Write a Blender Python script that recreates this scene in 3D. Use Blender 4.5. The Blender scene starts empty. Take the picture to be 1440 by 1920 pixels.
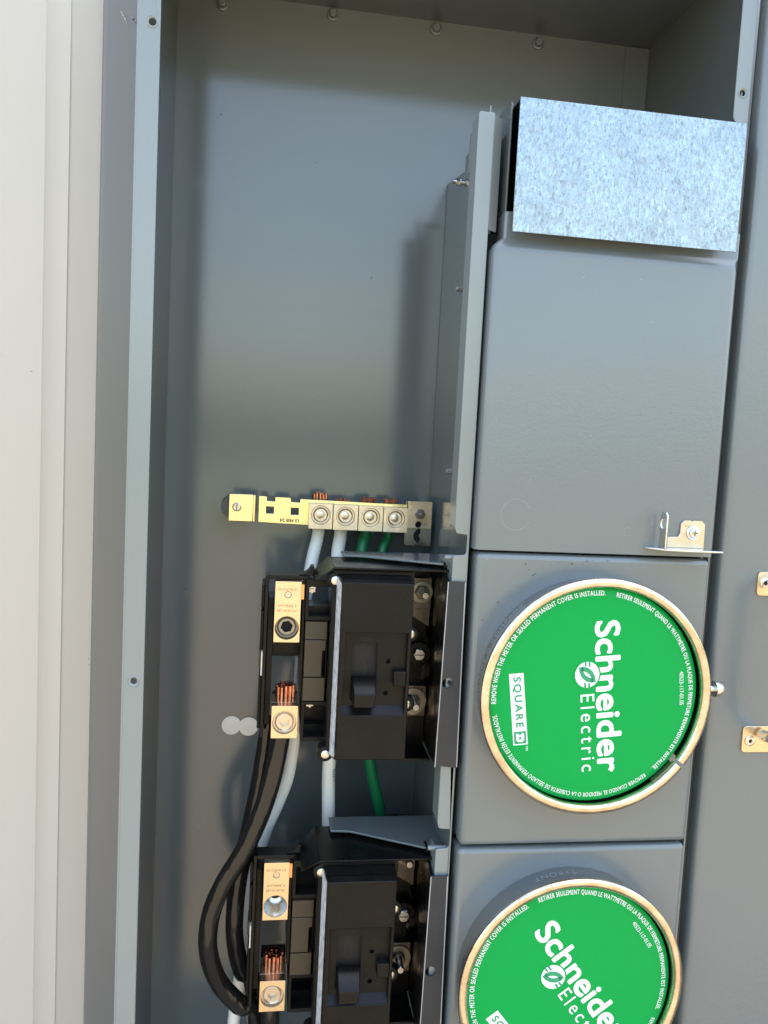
import bpy, bmesh, math, random
from math import radians as R, sin, cos, pi
from mathutils import Vector, Matrix
from mathutils.geometry import tessellate_polygon

# ------------------------------------------------------------------ camera, sky, sun, exposure
# Units inside the builders are millimetres: X right, Y into the wall, Z up from the lens height.
EYE = 1.40                                   # lens height above the ground, metres
scene = bpy.context.scene
COL = scene.collection
cam_data = bpy.data.cameras.new('camera')
cam = bpy.data.objects.new('camera', cam_data)
COL.objects.link(cam)
scene.camera = cam
yaw, pitch, roll = R(8.1245), R(4.7423), R(2.9326)
F = Vector((sin(yaw)*cos(pitch), cos(yaw)*cos(pitch), -sin(pitch)))
R0 = Vector((cos(yaw), -sin(yaw), 0)); U0 = R0.cross(F)
RX = cos(roll)*R0 + sin(roll)*U0
UX = -sin(roll)*R0 + cos(roll)*U0
mw = Matrix.Identity(4)
for i in range(3):
    mw[i][0], mw[i][1], mw[i][2] = RX[i], UX[i], -F[i]
mw.translation = Vector((0, -0.64, EYE))
cam.matrix_world = mw
cam_data.sensor_fit = 'VERTICAL'
cam_data.sensor_height = 36.0
cam_data.lens = 1436.0/1920.0*36.0
cam_data.clip_start = 0.01
cam_data.clip_end = 2000

SUN_EL, SUN_AZ = 64.0, 28.0                  # the sun stands behind the wall: the cabinet is in open shade
world = bpy.data.worlds.new('World')
scene.world = world
world.use_nodes = True
wn = world.node_tree
bg = wn.nodes['Background']
sky = wn.nodes.new('ShaderNodeTexSky')
sky.sky_type = 'NISHITA'
sky.sun_disc = False
sky.sun_elevation = R(SUN_EL)
sky.sun_rotation = R(SUN_AZ)
sky.air_density = 1.5
sky.dust_density = 4.0
sky.ozone_density = 0.0
wn.links.new(sky.outputs['Color'], bg.inputs['Color'])
bg.inputs['Strength'].default_value = 0.15
sun_d = bpy.data.lights.new('sun', 'SUN')
sun_d.energy = 4.0
sun_d.angle = R(0.53)
sun_d.color = (1.0, 0.94, 0.84)
sun = bpy.data.objects.new('sun', sun_d)
COL.objects.link(sun)
sd = Vector((sin(R(SUN_AZ))*cos(R(SUN_EL)), cos(R(SUN_AZ))*cos(R(SUN_EL)), sin(R(SUN_EL))))
sun.rotation_euler = sd.to_track_quat('Z', 'Y').to_euler()
sun.location = (0, 3, 6)
scene.view_settings.view_transform = 'Standard'
scene.view_settings.look = 'None'
scene.view_settings.gamma = 1.0
scene.view_settings.exposure = 2.3
scene.cycles.max_bounces = 10
scene.cycles.glossy_bounces = 6
scene.cycles.use_denoising = True

# ------------------------------------------------------------------ materials
def mat(name, base, rough=0.4, metal=0.0, spec=0.5, bump=None, mottle=None, specks=0.0, rough_var=0.0,
        ior=1.5, stretch=None, coat=0.0):
    m = bpy.data.materials.new(name)
    m.use_nodes = True
    nt = m.node_tree
    b = nt.nodes['Principled BSDF']
    b.inputs['Base Color'].default_value = (*base, 1)
    b.inputs['Roughness'].default_value = rough
    b.inputs['Metallic'].default_value = metal
    b.inputs['Specular IOR Level'].default_value = spec
    b.inputs['IOR'].default_value = ior
    b.inputs['Coat Weight'].default_value = coat
    b.inputs['Coat Roughness'].default_value = 0.08
    geo = nt.nodes.new('ShaderNodeNewGeometry')
    vec = geo.outputs['Position']
    if stretch:
        mp = nt.nodes.new('ShaderNodeMapping')
        mp.inputs['Scale'].default_value = stretch
        nt.links.new(vec, mp.inputs['Vector']); vec = mp.outputs['Vector']
    def noise(scale, detail=3.0, rough_=0.55):
        n = nt.nodes.new('ShaderNodeTexNoise')
        n.inputs['Scale'].default_value = scale
        n.inputs['Detail'].default_value = detail
        n.inputs['Roughness'].default_value = rough_
        nt.links.new(vec, n.inputs['Vector'])
        return n.outputs['Fac']
    col = None
    if mottle:
        sc, amt, other = mottle
        r = nt.nodes.new('ShaderNodeMapRange')
        r.inputs['From Min'].default_value = 0.35; r.inputs['From Max'].default_value = 0.65
        nt.links.new(noise(sc, 5.0, 0.6), r.inputs['Value'])
        mx = nt.nodes.new('ShaderNodeMix'); mx.data_type = 'RGBA'
        k = nt.nodes.new('ShaderNodeMath'); k.operation = 'MULTIPLY'; k.inputs[1].default_value = amt
        nt.links.new(r.outputs[0], k.inputs[0])
        nt.links.new(k.outputs[0], mx.inputs['Factor'])
        mx.inputs['A'].default_value = (*base, 1); mx.inputs['B'].default_value = (*other, 1)
        col = mx.outputs['Result']
        nt.links.new(col, b.inputs['Base Color'])
    if specks:
        v = nt.nodes.new('ShaderNodeTexVoronoi'); v.inputs['Scale'].default_value = 38
        nt.links.new(geo.outputs['Position'], v.inputs['Vector'])
        sep = nt.nodes.new('ShaderNodeSeparateColor'); nt.links.new(v.outputs['Color'], sep.inputs[0])
        lim = nt.nodes.new('ShaderNodeMath'); lim.operation = 'MULTIPLY_ADD'
        lim.inputs[1].default_value = 0.055; lim.inputs[2].default_value = -0.055*(1-specks)
        nt.links.new(sep.outputs[0], lim.inputs[0])
        c = nt.nodes.new('ShaderNodeMath'); c.operation = 'LESS_THAN'
        nt.links.new(v.outputs['Distance'], c.inputs[0]); nt.links.new(lim.outputs[0], c.inputs[1])
        mx2 = nt.nodes.new('ShaderNodeMix'); mx2.data_type = 'RGBA'
        nt.links.new(c.outputs[0], mx2.inputs['Factor'])
        if col: nt.links.new(col, mx2.inputs['A'])
        else: mx2.inputs['A'].default_value = (*base, 1)
        mx2.inputs['B'].default_value = (*[x*0.35 for x in base], 1)
        nt.links.new(mx2.outputs['Result'], b.inputs['Base Color'])
    if rough_var:
        r = nt.nodes.new('ShaderNodeMapRange')
        r.inputs['From Min'].default_value = 0.3; r.inputs['From Max'].default_value = 0.7
        r.inputs['To Min'].default_value = max(0.03, rough-rough_var); r.inputs['To Max'].default_value = rough+rough_var
        nt.links.new(noise(55, 5.0), r.inputs['Value']); nt.links.new(r.outputs[0], b.inputs['Roughness'])
    if bump:
        bn = nt.nodes.new('ShaderNodeBump')
        bn.inputs['Strength'].default_value = bump[1]
        bn.inputs['Distance'].default_value = bump[2]
        nt.links.new(noise(bump[0], 3.0), bn.inputs['Height'])
        nt.links.new(bn.outputs['Normal'], b.inputs['Normal'])
    return m

M = {}
M['cabinet'] = mat('cabinet_paint', (0.122, 0.138, 0.138), 0.13, 0, 0.5, ior=1.72, bump=(420, 0.13, 0.0004), mottle=(9, .3, (0.112, 0.129, 0.131)), specks=.06)
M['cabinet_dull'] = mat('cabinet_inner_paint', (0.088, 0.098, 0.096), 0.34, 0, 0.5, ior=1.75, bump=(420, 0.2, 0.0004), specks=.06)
M['frame'] = mat('frame_paint', (0.205, 0.232, 0.228), 0.22, 0, 0.5, ior=1.75, bump=(420, 0.2, 0.0005), mottle=(14, .3, (0.19, 0.217, 0.214)), specks=.04)
M['cover'] = mat('cover_paint', (0.138, 0.158, 0.160), 0.26, 0, 0.5, ior=1.8, bump=(380, 0.25, 0.0006), mottle=(11, .4, (0.127, 0.146, 0.150)), specks=.05)
M['siding'] = mat('siding_paint', (0.525, 0.472, 0.405), 0.34, 0, 0.5, bump=(60, 0.1, 0.0008), mottle=(3, .3, (0.505, 0.45, 0.38)), specks=.04)
M['trim'] = mat('trim_paint', (0.165, 0.158, 0.145), 0.28, 0, 0.5, bump=(90, 0.12, 0.0008), specks=.05)
M['black'] = mat('black_plastic', (0.005, 0.0045, 0.004), 0.30, 0, 0.24, bump=(900, 0.12, 0.0003), rough_var=.06)
M['black_matt'] = mat('black_moulding', (0.0065, 0.006, 0.0055), 0.33, 0, 0.19, bump=(1200, 0.2, 0.0003), rough_var=.13, mottle=(30, .6, (0.010, 0.009, 0.0075)))
M['brown'] = mat('brown_plastic', (0.050, 0.036, 0.020), 0.40, 0, 0.5, bump=(1200, 0.15, 0.0003))
M['barrier'] = mat('grey_fibre_board', (0.027, 0.027, 0.030), 0.45, 0, 0.45, bump=(300, 0.15, 0.0005), mottle=(26, .7, (0.036, 0.036, 0.040)), specks=.05)
M['barrier_highlight'] = mat('painted_edge_highlight', (0.42, 0.42, 0.42), 0.5)  # pale tone standing for the highlight on the barrier angle's folds
M['label'] = mat('white_side_strip', (0.80, 0.80, 0.80), 0.5, mottle=(420, .9, (0.25, 0.25, 0.26)), stretch=(1, 1, .3))  # speckled white of the strip down the breaker's left side
M['zinc'] = mat('bright_zinc', (0.70, 0.69, 0.66), 0.26, 1, 0.5, bump=(700, 0.2, 0.0003), rough_var=.08)
M['zinc_warm'] = mat('dull_zinc', (0.32, 0.29, 0.235), 0.38, 1, 0.5, bump=(900, 0.3, 0.0003), rough_var=.1)
M['ring'] = mat('plated_ring', (0.80, 0.73, 0.58), 0.20, 1, 0.5, bump=(260, 0.35, 0.0004), rough_var=.1, mottle=(60, .9, (0.56, 0.45, 0.31)))
M['ring_side'] = mat('plated_ring_band', (0.42, 0.42, 0.43), 0.33, 1, 0.5, bump=(200, 0.2, 0.0004), rough_var=.08)
M['stamp'] = mat('raised_stamp', (0.80, 0.80, 0.80), 0.35, 1)
M['tin'] = mat('tin_plated_lug', (0.82, 0.66, 0.44), 0.32, 1, 0.5, bump=(500, 0.2, 0.0002), rough_var=.08, mottle=(300, .5, (0.75, 0.58, 0.36)))
M['tin_grey'] = mat('tin_plated_clamp', (0.70, 0.63, 0.53), 0.32, 1, 0.5, bump=(600, 0.3, 0.0002), rough_var=.1, mottle=(110, .6, (0.60, 0.50, 0.39)))
M['brass'] = mat('brass_strap', (0.96, 0.82, 0.40), 0.28, 1, 0.5, bump=(260, 0.25, 0.0003), rough_var=.1, stretch=(.15, 1, 1))
M['steel'] = mat('steel_plate', (0.15, 0.132, 0.11), 0.35, 1, 0.5, bump=(600, 0.4, 0.0003), rough_var=.12)
M['darksteel'] = mat('dark_steel', (0.20, 0.19, 0.18), 0.35, 1, 0.5)
M['steel_mid'] = mat('steel_bracket', (0.34, 0.33, 0.31), 0.33, 1, 0.5, bump=(500, 0.3, 0.0003), rough_var=.1)
M['copper'] = mat('bare_copper', (0.80, 0.38, 0.26), 0.26, 1, 0.5, rough_var=.1, mottle=(260, .8, (0.42, 0.18, 0.12)))
M['copper_tab'] = mat('copper_tab', (0.95, 0.45, 0.20), 0.35, 1)
M['white_cable'] = mat('white_cable', (0.95, 0.93, 0.86), 0.38, 0, 0.5, bump=(250, 0.12, 0.0006), mottle=(60, .5, (0.89, 0.87, 0.80)))
M['green_cable'] = mat('green_cable', (0.006, 0.165, 0.055), 0.35, 0, 0.5, bump=(250, 0.12, 0.0006))
M['black_cable'] = mat('black_cable', (0.012, 0.011, 0.010), 0.10, 0, 0.5, bump=(26, 0.7, 0.008), rough_var=.03, stretch=(1, 1, .35))
M['green'] = mat('green_cover', (0.001, 0.315, 0.058), 0.30, 0, 0.16, bump=(1500, 0.08, 0.0002), mottle=(700, .4, (0.002, 0.335, 0.066)))
M['print'] = mat('white_print', (0.84, 0.86, 0.85), 0.5)
M['print_green'] = mat('green_print', (0.03, 0.30, 0.13), 0.5)
M['ink'] = mat('black_ink', (0.03, 0.025, 0.02), 0.6)
M['stampdark'] = mat('stamped_marks', (0.22, 0.17, 0.11), 0.6)
M['slot'] = mat('slot_plastic', (0.022, 0.019, 0.016), 0.6, 0, 0.3, mottle=(900, .8, (0.010, 0.009, 0.008)), stretch=(1, 1, .12))
M['scuff'] = mat('dark_scuff', (0.03, 0.032, 0.035), 0.6)
M['rust'] = mat('rust_fleck', (0.22, 0.09, 0.05), 0.8)
M['standoff'] = mat('dark_slate_bush', (0.035, 0.045, 0.05), 0.3, 0, 0.5)
M['dark'] = mat('dark_void', (0.006, 0.006, 0.006), 0.7)
M['sticker'] = mat('pale_plug', (0.97, 0.88, 0.76), 0.45)
M['soil'] = mat('dry_ground', (0.172, 0.141, 0.102), 0.95, 0, 0.1, bump=(20, .3, .01))
def grass_beyond(m):
    nt = m.node_tree; b = nt.nodes['Principled BSDF']
    geo = nt.nodes.new('ShaderNodeNewGeometry')
    sep = nt.nodes.new('ShaderNodeSeparateXYZ'); nt.links.new(geo.outputs['Position'], sep.inputs[0])
    n = nt.nodes.new('ShaderNodeTexNoise'); n.inputs['Scale'].default_value = .35; n.inputs['Detail'].default_value = 6
    nt.links.new(geo.outputs['Position'], n.inputs['Vector'])
    ad = nt.nodes.new('ShaderNodeMath'); ad.operation = 'MULTIPLY_ADD'; ad.inputs[1].default_value = 5.0
    nt.links.new(n.outputs['Fac'], ad.inputs[0]); nt.links.new(sep.outputs['Y'], ad.inputs[2])
    r = nt.nodes.new('ShaderNodeMapRange'); r.inputs['From Min'].default_value = -10; r.inputs['From Max'].default_value = -8
    r.inputs['To Min'].default_value = 1; r.inputs['To Max'].default_value = 0
    nt.links.new(ad.outputs[0], r.inputs['Value'])
    mx = nt.nodes.new('ShaderNodeMix'); mx.data_type = 'RGBA'
    mx.inputs['A'].default_value = (0.172, 0.141, 0.102, 1); mx.inputs['B'].default_value = (0.150, 0.165, 0.10, 1)
    nt.links.new(r.outputs[0], mx.inputs['Factor']); nt.links.new(mx.outputs['Result'], b.inputs['Base Color'])
grass_beyond(M['soil'])

def galvanised():
    m = mat('galvanised_sheet', (0.80, 0.82, 0.84), 0.30, 1)
    nt = m.node_tree; b = nt.nodes['Principled BSDF']
    geo = nt.nodes.new('ShaderNodeNewGeometry')
    mp = nt.nodes.new('ShaderNodeMapping'); mp.inputs['Scale'].default_value = (1.0, 1.0, .5)
    mp.inputs['Rotation'].default_value = (0, R(-6), 0)
    nt.links.new(geo.outputs['Position'], mp.inputs['Vector'])
    n1 = nt.nodes.new('ShaderNodeTexNoise'); n1.inputs['Scale'].default_value = 900; n1.inputs['Detail'].default_value = 4
    n1.inputs['Distortion'].default_value = 1.2
    nt.links.new(mp.outputs[0], n1.inputs['Vector'])
    v = nt.nodes.new('ShaderNodeTexVoronoi'); v.inputs['Scale'].default_value = 520
    nt.links.new(mp.outputs[0], v.inputs['Vector'])
    n2 = nt.nodes.new('ShaderNodeTexNoise'); n2.inputs['Scale'].default_value = 30; n2.inputs['Detail'].default_value = 3
    nt.links.new(geo.outputs['Position'], n2.inputs['Vector'])
    r = nt.nodes.new('ShaderNodeValToRGB')
    r.color_ramp.elements[0].position = .34; r.color_ramp.elements[0].color = (0.44, 0.50, 0.55, 1)
    r.color_ramp.elements[1].position = .50; r.color_ramp.elements[1].color = (0.76, 0.87, 0.92, 1)
    nt.links.new(n1.outputs['Fac'], r.inputs[0])
    sep = nt.nodes.new('ShaderNodeSeparateColor'); nt.links.new(v.outputs['Color'], sep.inputs[0])
    r2 = nt.nodes.new('ShaderNodeMapRange'); r2.inputs['To Min'].default_value = .80; r2.inputs['To Max'].default_value = 1.05
    nt.links.new(sep.outputs[0], r2.inputs['Value'])
    mx = nt.nodes.new('ShaderNodeMix'); mx.data_type = 'RGBA'; mx.blend_type = 'MULTIPLY'; mx.inputs['Factor'].default_value = 1
    nt.links.new(r.outputs['Color'], mx.inputs['A']); nt.links.new(r2.outputs[0], mx.inputs['B'])
    r3 = nt.nodes.new('ShaderNodeMapRange'); r3.inputs['To Min'].default_value = .42; r3.inputs['To Max'].default_value = .60
    nt.links.new(n2.outputs['Fac'], r3.inputs['Value'])
    mx2 = nt.nodes.new('ShaderNodeMix'); mx2.data_type = 'RGBA'; mx2.blend_type = 'MULTIPLY'; mx2.inputs['Factor'].default_value = 1
    nt.links.new(mx.outputs['Result'], mx2.inputs['A']); nt.links.new(r3.outputs[0], mx2.inputs['B'])
    nt.links.new(mx2.outputs['Result'], b.inputs['Base Color'])
    r4 = nt.nodes.new('ShaderNodeMapRange'); r4.inputs['To Min'].default_value = .22; r4.inputs['To Max'].default_value = .5
    nt.links.new(sep.outputs[1], r4.inputs['Value']); nt.links.new(r4.outputs[0], b.inputs['Roughness'])
    return m
M['galv'] = galvanised()

# ------------------------------------------------------------------ mesh helpers (millimetres)
WORLD = {}                                    # world origin of every object, metres
def mm(p): return Vector((p[0]*.001, p[1]*.001, p[2]*.001 + EYE))

def circ(cx, cz, r, n=24, a0=0.0):
    return [(cx + r*cos(a0 + 2*pi*i/n), cz + r*sin(a0 + 2*pi*i/n)) for i in range(n)]
def rrect(x0, x1, z0, z1, r, n=4):
    out = []
    for cx, cz, a in ((x1-r, z1-r, 0), (x0+r, z1-r, pi/2), (x0+r, z0+r, pi), (x1-r, z0+r, 1.5*pi)):
        out += [(cx + r*cos(a + pi/2*i/n), cz + r*sin(a + pi/2*i/n)) for i in range(n+1)]
    return out
def rect(x0, x1, z0, z1): return [(x0, z0), (x1, z0), (x1, z1), (x0, z1)]

class MB:
    def __init__(s): s.v = []; s.f = []; s.flat = set()
    def add(s, vs, fs):
        o = len(s.v); s.v += [tuple(v) for v in vs]; s.f += [tuple(i+o for i in f) for f in fs]; return s
    def box(s, x0, x1, y0, y1, z0, z1):
        vs = [(x, y, z) for x in (x0, x1) for y in (y0, y1) for z in (z0, z1)]
        return s.add(vs, [(0,1,3,2),(4,6,7,5),(0,4,5,1),(2,3,7,6),(0,2,6,4),(1,5,7,3)])
    @staticmethod
    def ax(axis, p, d):
        if axis == 'Y': return (p[0], d, p[1])
        if axis == 'X': return (d, p[0], p[1])
        return (p[0], p[1], d)
    def plate(s, outer, a, b, axis='Y', holes=(), outer_b=None):
        """flat sheet with real holes, from depth a to depth b"""
        loops = [list(outer)] + [list(h) for h in holes]
        lb = [list(outer_b) if outer_b else list(outer)] + [list(h) for h in holes]
        tri = tessellate_polygon([[Vector((p[0], p[1], 0)) for p in l] for l in loops])
        flat = [p for l in loops for p in l]; flatb = [p for l in lb for p in l]
        n = len(flat)
        vs = [s.ax(axis, p, a) for p in flat] + [s.ax(axis, p, b) for p in flatb]
        fs = [tuple(t) for t in tri] + [tuple(i+n for i in reversed(t)) for t in tri]
        o = 0
        for l in loops:
            m = len(l)
            for i in range(m):
                j = (i+1) % m
                fs.append((o+i, o+j, o+j+n, o+i+n))
            o += m
        return s.add(vs, fs)
    def loft(s, rings, cap0=True, cap1=True):
        n = len(rings[0]); vs = [p for r in rings for p in r]; fs = []
        for k in range(len(rings)-1):
            for i in range(n):
                j = (i+1) % n
                fs.append((k*n+i, k*n+j, (k+1)*n+j, (k+1)*n+i))
        if cap0: fs.append(tuple(reversed(range(n))))
        if cap1: fs.append(tuple(range((len(rings)-1)*n, len(rings)*n)))
        return s.add(vs, fs)
    def lathe(s, prof, c, axis='Y', n=32, cap0=True, cap1=True, a0=0.0, a1=None):
        """profile of (radius, depth) turned about an axis through c; a1 gives an open arc"""
        rings = []
        full = a1 is None
        m = n if full else n+1
        for r, d in prof:
            ring = []
            for i in range(m):
                a = a0 + (2*pi if full else (a1-a0))*i/n
                q = (r*cos(a), r*sin(a))
                if axis == 'Y': ring.append((c[0]+q[0], c[1]+d, c[2]+q[1]))
                elif axis == 'X': ring.append((c[0]+d, c[1]+q[0], c[2]+q[1]))
                else: ring.append((c[0]+q[0], c[1]+q[1], c[2]+d))
            rings.append(ring)
        if full: return s.loft(rings, cap0, cap1)
        # open arc of a closed profile: caps at both ends
        vs = [p for r in rings for p in r]; fs = []; K = len(rings)
        for k in range(K):
            k2 = (k+1) % K
            for i in range(n):
                fs.append((k*m+i, k*m+i+1, k2*m+i+1, k2*m+i))
        fs.append(tuple(k*m for k in range(K))); fs.append(tuple(k*m+n for k in reversed(range(K))))
        return s.add(vs, fs)
    def cyl(s, c, axis, r, a, b, n=20, ch=0.0):
        if ch: return s.lathe([(r-ch, a), (r, a+ch*(1 if b > a else -1)), (r, b)], c, axis, n)
        return s.lathe([(r, a), (r, b)], c, axis, n)
    def tube(s, pts, r, n=14, sub=6, flatn=None):
        P = [Vector(p) for p in pts]
        path = []
        for i in range(len(P)-1):
            p0 = P[max(i-1, 0)]; p1 = P[i]; p2 = P[i+1]; p3 = P[min(i+2, len(P)-1)]
            for k in range(sub):
                t = k/sub
                path.append(.5*((2*p1) + (p2-p0)*t + (2*p0-5*p1+4*p2-p3)*t*t + (3*p1-p0-3*p2+p3)*t**3))
        path.append(P[-1])
        rings = []; prev = None
        for i, p in enumerate(path):
            t = (path[min(i+1, len(path)-1)] - path[max(i-1, 0)]).normalized()
            if prev is None:
                prev = Vector((1, 0, 0)) if abs(t.x) < .8 else Vector((0, 1, 0))
            u = (prev - t*prev.dot(t)).normalized(); w = t.cross(u); prev = u
            rr = r(i/(len(path)-1)) if callable(r) else r
            rings.append([p + rr*(cos(2*pi*k/n)*u + sin(2*pi*k/n)*w) for k in range(n)])
        return s.loft(rings)
    def build(s, name, material, parent=None, origin=None, bevel=0.0, seg=2, smooth=30, label=None, kind=None):
        vs = [mm(v) for v in s.v]
        if origin is None:
            lo = [min(v[i] for v in vs) for i in range(3)]; hi = [max(v[i] for v in vs) for i in range(3)]
            org = Vector([(lo[i]+hi[i])/2 for i in range(3)])
        else: org = mm(origin)
        me = bpy.data.meshes.new(name)
        me.from_pydata([v-org for v in vs], [], s.f)
        bm = bmesh.new(); bm.from_mesh(me)
        bmesh.ops.recalc_face_normals(bm, faces=bm.faces)
        bm.to_mesh(me); bm.free()
        if smooth:
            for p in me.polygons: p.use_smooth = True
            me.set_sharp_from_angle(angle=R(smooth))
        me.materials.append(M[material] if isinstance(material, str) else material)
        o = bpy.data.objects.new(name, me)
        COL.objects.link(o)
        if bevel:
            b = o.modifiers.new('edge', 'BEVEL'); b.width = bevel*.001; b.segments = seg
            b.limit_method = 'ANGLE'; b.angle_limit = R(40); b.harden_normals = False
        WORLD[o.name] = org
        if parent is not None:
            o.parent = parent; o.location = org - WORLD[parent.name]
        else: o.location = org
        if label: o['label'] = label
        if kind: o['kind'] = kind
        return o

def thing(name, loc, label, cat, group=None):
    o = bpy.data.objects.new(name, None); COL.objects.link(o)
    o.empty_display_size = .02
    o.location = mm(loc); WORLD[o.name] = mm(loc)
    o['label'] = label; o['category'] = cat
    if group: o['group'] = group
    return o
def tag(o, label, cat, group=None):
    o['label'] = label; o['category'] = cat
    if group: o['group'] = group
    return o
def copy_tree(o, shift, parent=None):
    c = o.copy(); COL.objects.link(c)
    WORLD[c.name] = WORLD[o.name] + shift
    if parent is None: c.location = o.location + shift
    else: c.parent = parent
    for ch in [x for x in bpy.data.objects if x.parent == o]:
        copy_tree(ch, shift, c)
    return c

# ------------------------------------------------------------------ lettering
GLYPH = {}
def _mesh_of(body, bold):
    cu = bpy.data.curves.new('lettering', 'FONT'); cu.body = body; cu.size = 1.0
    cu.resolution_u = 4; cu.offset = bold
    ob = bpy.data.objects.new('lettering', cu); COL.objects.link(ob)
    dg = bpy.context.evaluated_depsgraph_get(); dg.update()
    me = bpy.data.meshes.new_from_object(ob.evaluated_get(dg))
    vs = [(v.co.x, v.co.y) for v in me.vertices]; fs = [tuple(p.vertices) for p in me.polygons]
    bpy.data.objects.remove(ob); bpy.data.curves.remove(cu); bpy.data.meshes.remove(me)
    return vs, fs
def _width(body):
    vs, _ = _mesh_of('|' + body + '|', 0.0)
    return max(v[0] for v in vs) - min(v[0] for v in vs)
def glyph(ch, bold=0.0):
    k = (ch, bold)
    if k not in GLYPH:
        vs, fs = ([], []) if ch == ' ' else _mesh_of(ch, bold)
        GLYPH[k] = (vs, fs, _width(ch) - _width(''))
    return GLYPH[k]
CAP = 0.70                                    # cap height of the built-in face at size 1
def layers(bold):
    if not bold: return [(0.0, 0.0)]
    return [(bold*cos(2*pi*i/8), bold*sin(2*pi*i/8)) for i in range(8)] + [(0.0, 0.0)]
def text_line(mb, body, frame, u0, u1, v0, cap, bold=0.0, track=0.0):
    """body set between u0 and u1 on baseline v0; frame(u, v) gives a 3-D point"""
    adv = [glyph(c)[2] + track for c in body]
    tot = sum(adv) - track
    sx = (u1-u0)/tot; sy = cap/CAP
    x = 0.0
    for c, a in zip(body, adv):
        vs, fs, _ = glyph(c)
        for q, (ou, ov) in enumerate(layers(bold)):
            mb.add([Vector(frame(u0 + (x+p[0])*sx + ou*sy, v0 + p[1]*sy + ov*sy)) - Vector((0, .004*q, 0)) for p in vs], fs)
        x += a
def text_arc(mb, body, frame, r0, a0, a1, cap, bold=0.0, track=0.05, out=1):
    """body along a circle of radius r0 from angle a0 to a1 (degrees); out=1 sets tops outward, clockwise"""
    adv = [glyph(c)[2] + track for c in body]
    tot = sum(adv) - track
    a0, a1 = R(a0), R(a1)
    sx = abs(a1-a0)*r0/tot; sy = cap/CAP
    sg = 1 if a1 > a0 else -1
    x = 0.0
    for c, a in zip(body, adv):
        vs, fs, _ = glyph(c)
        am = a0 + sg*(x + a/2)*sx/r0
        tx, ty = (-sin(am)*sg, cos(am)*sg)           # direction of reading
        for q, (ou, ov) in enumerate(layers(bold)):
            pts = []
            for p in vs:
                du = (p[0]-a/2)*sx + ou*sy; rr = r0 + out*(p[1]*sy + ov*sy)
                pts.append(Vector(frame(rr*cos(am) + du*tx, rr*sin(am) + du*ty)) - Vector((0, .004*q, 0)))
            mb.add(pts, fs)
        x += a

# ================================================================== the setting
g = MB(); g.box(-60000, 60000, -60000, 60000, -1500, -1400)
g.build('ground', 'soil', kind='structure', smooth=0)

# white ribbed siding behind and beside the cabinet: one folded sheet
prof = [(-6500, 196)]
def bead(x, h0, h1):
    return [(x-1.6, 196-h0), (x-.8, 196-h0-.5), (x, 196-max(h0, h1)-.7), (x+.8, 196-h1-.45), (x+1.8, 196-h1)]
for k in range(-20, 22): prof += bead(-242 + k*300, 0, .6) + bead(-219 + k*300, .6, 0)
prof += [(6600, 196)]
w = MB()
back = [(x, y+60) for x, y in prof]
n = len(prof)
vs = [(x, y, z) for z in (-1395, 1300) for x, y in prof] + [(x, 330, z) for z in (-1395, 1300) for x in (-6500, 6600)]
fs = [(i, i+1, n+i+1, n+i) for i in range(n-1)]
a, b_, c_, d_ = 2*n, 2*n+1, 2*n+2, 2*n+3
fs += [(0, n, c_, a), (n-1, b_, d_, 2*n-1), (a, c_, d_, b_), tuple(range(n, 2*n)) + (d_, c_), tuple(reversed(range(n))) + (a, b_)]
w.add(vs, fs)
sid = w.build('siding_wall', 'siding', origin=(0, 196, -1400), smooth=50)
tag(sid, 'white ribbed metal wall siding along the left side of the picture', 'wall')

tr = MB()
tr.plate([(-187, 188), (-186.2, 184.6), (-184, 182), (-180.5, 180.6), (-120.8, 178.4), (-120.8, 184), (-184, 195.5), (-187, 195.5)], -760, 560, 'Z')
tag(tr.build('trim_strip', 'trim', bevel=.8, smooth=45), 'dull grey metal trim strip between the white siding and the open cabinet', 'trim')

# ================================================================== cabinet
cab = thing('electrical_cabinet', (135, 190, -735), 'tall open grey steel electrical cabinet with bare back wall and flanges', 'cabinet')
ZB, ZT = -735, 447
MB().box(-117, 392, 188, 190, ZB-2, ZT+2).build('back_panel', 'cabinet', cab)
# left side wall with four narrow slots
sl = [rect(93, 96, z-6, z+6) for z in (372, 303, 268)]
MB().plate(rect(1.7, 187.8, ZB, ZT), -117.5, -115.7, 'X', holes=sl).build('side_panel', 'cabinet_dull', cab)
MB().plate(rect(1.7, 187.8, ZB, ZT), 383.5, 385.3, 'X').build('side_panel', 'cabinet_dull', cab)
MB().box(-117.5, 391, 0, 190, ZT, ZT+1.8).build('top_panel', 'cabinet_dull', cab)
MB().box(-117.5, 391, 0, 190, ZB-1.8, ZB).build('bottom_panel', 'cabinet', cab)
# front flanges
MB().plate(rect(-118.5, -102, ZB, ZT+25), 0, 1.6, 'Y', holes=[circ(-108, 318, 3.0), circ(-110, -202, 2.6), circ(-110, -560, 2.6)]).build('front_flange', 'frame', cab, bevel=.5)
f = MB()
f.plate(rect(-119, -117.6, ZB, ZT+25), 1.7, 195, 'X') if False else None
MB().box(-119.6, -118, .2, 190, ZB, ZT+25).build('outer_side', 'frame', cab)
MB().plate([(377.5, ZT+25), (377.5, 300), (379, 296.5), (382, 295), (391.5, 295), (391.5, ZT+25)], 0, 1.6, 'Y', holes=[circ(384, 320, 2.7)]).build('front_flange', 'frame', cab, bevel=.5)
MB().box(390, 391.6, .4, 190, ZB, 294.9).build('side_edge', 'frame', cab)
MB().box(390, 391.6, 1.8, 190, 295, ZT).build('side_edge', 'frame', cab)
for cx, cz in ((-108, 318), (-110, -202)):
    MB().lathe([(3.0, -.05), (4.3, -.5), (4.8, -.05)], (cx, 0, cz), 'Y', 24, False, False).build('hole_rim', 'frame', cab)
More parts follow.
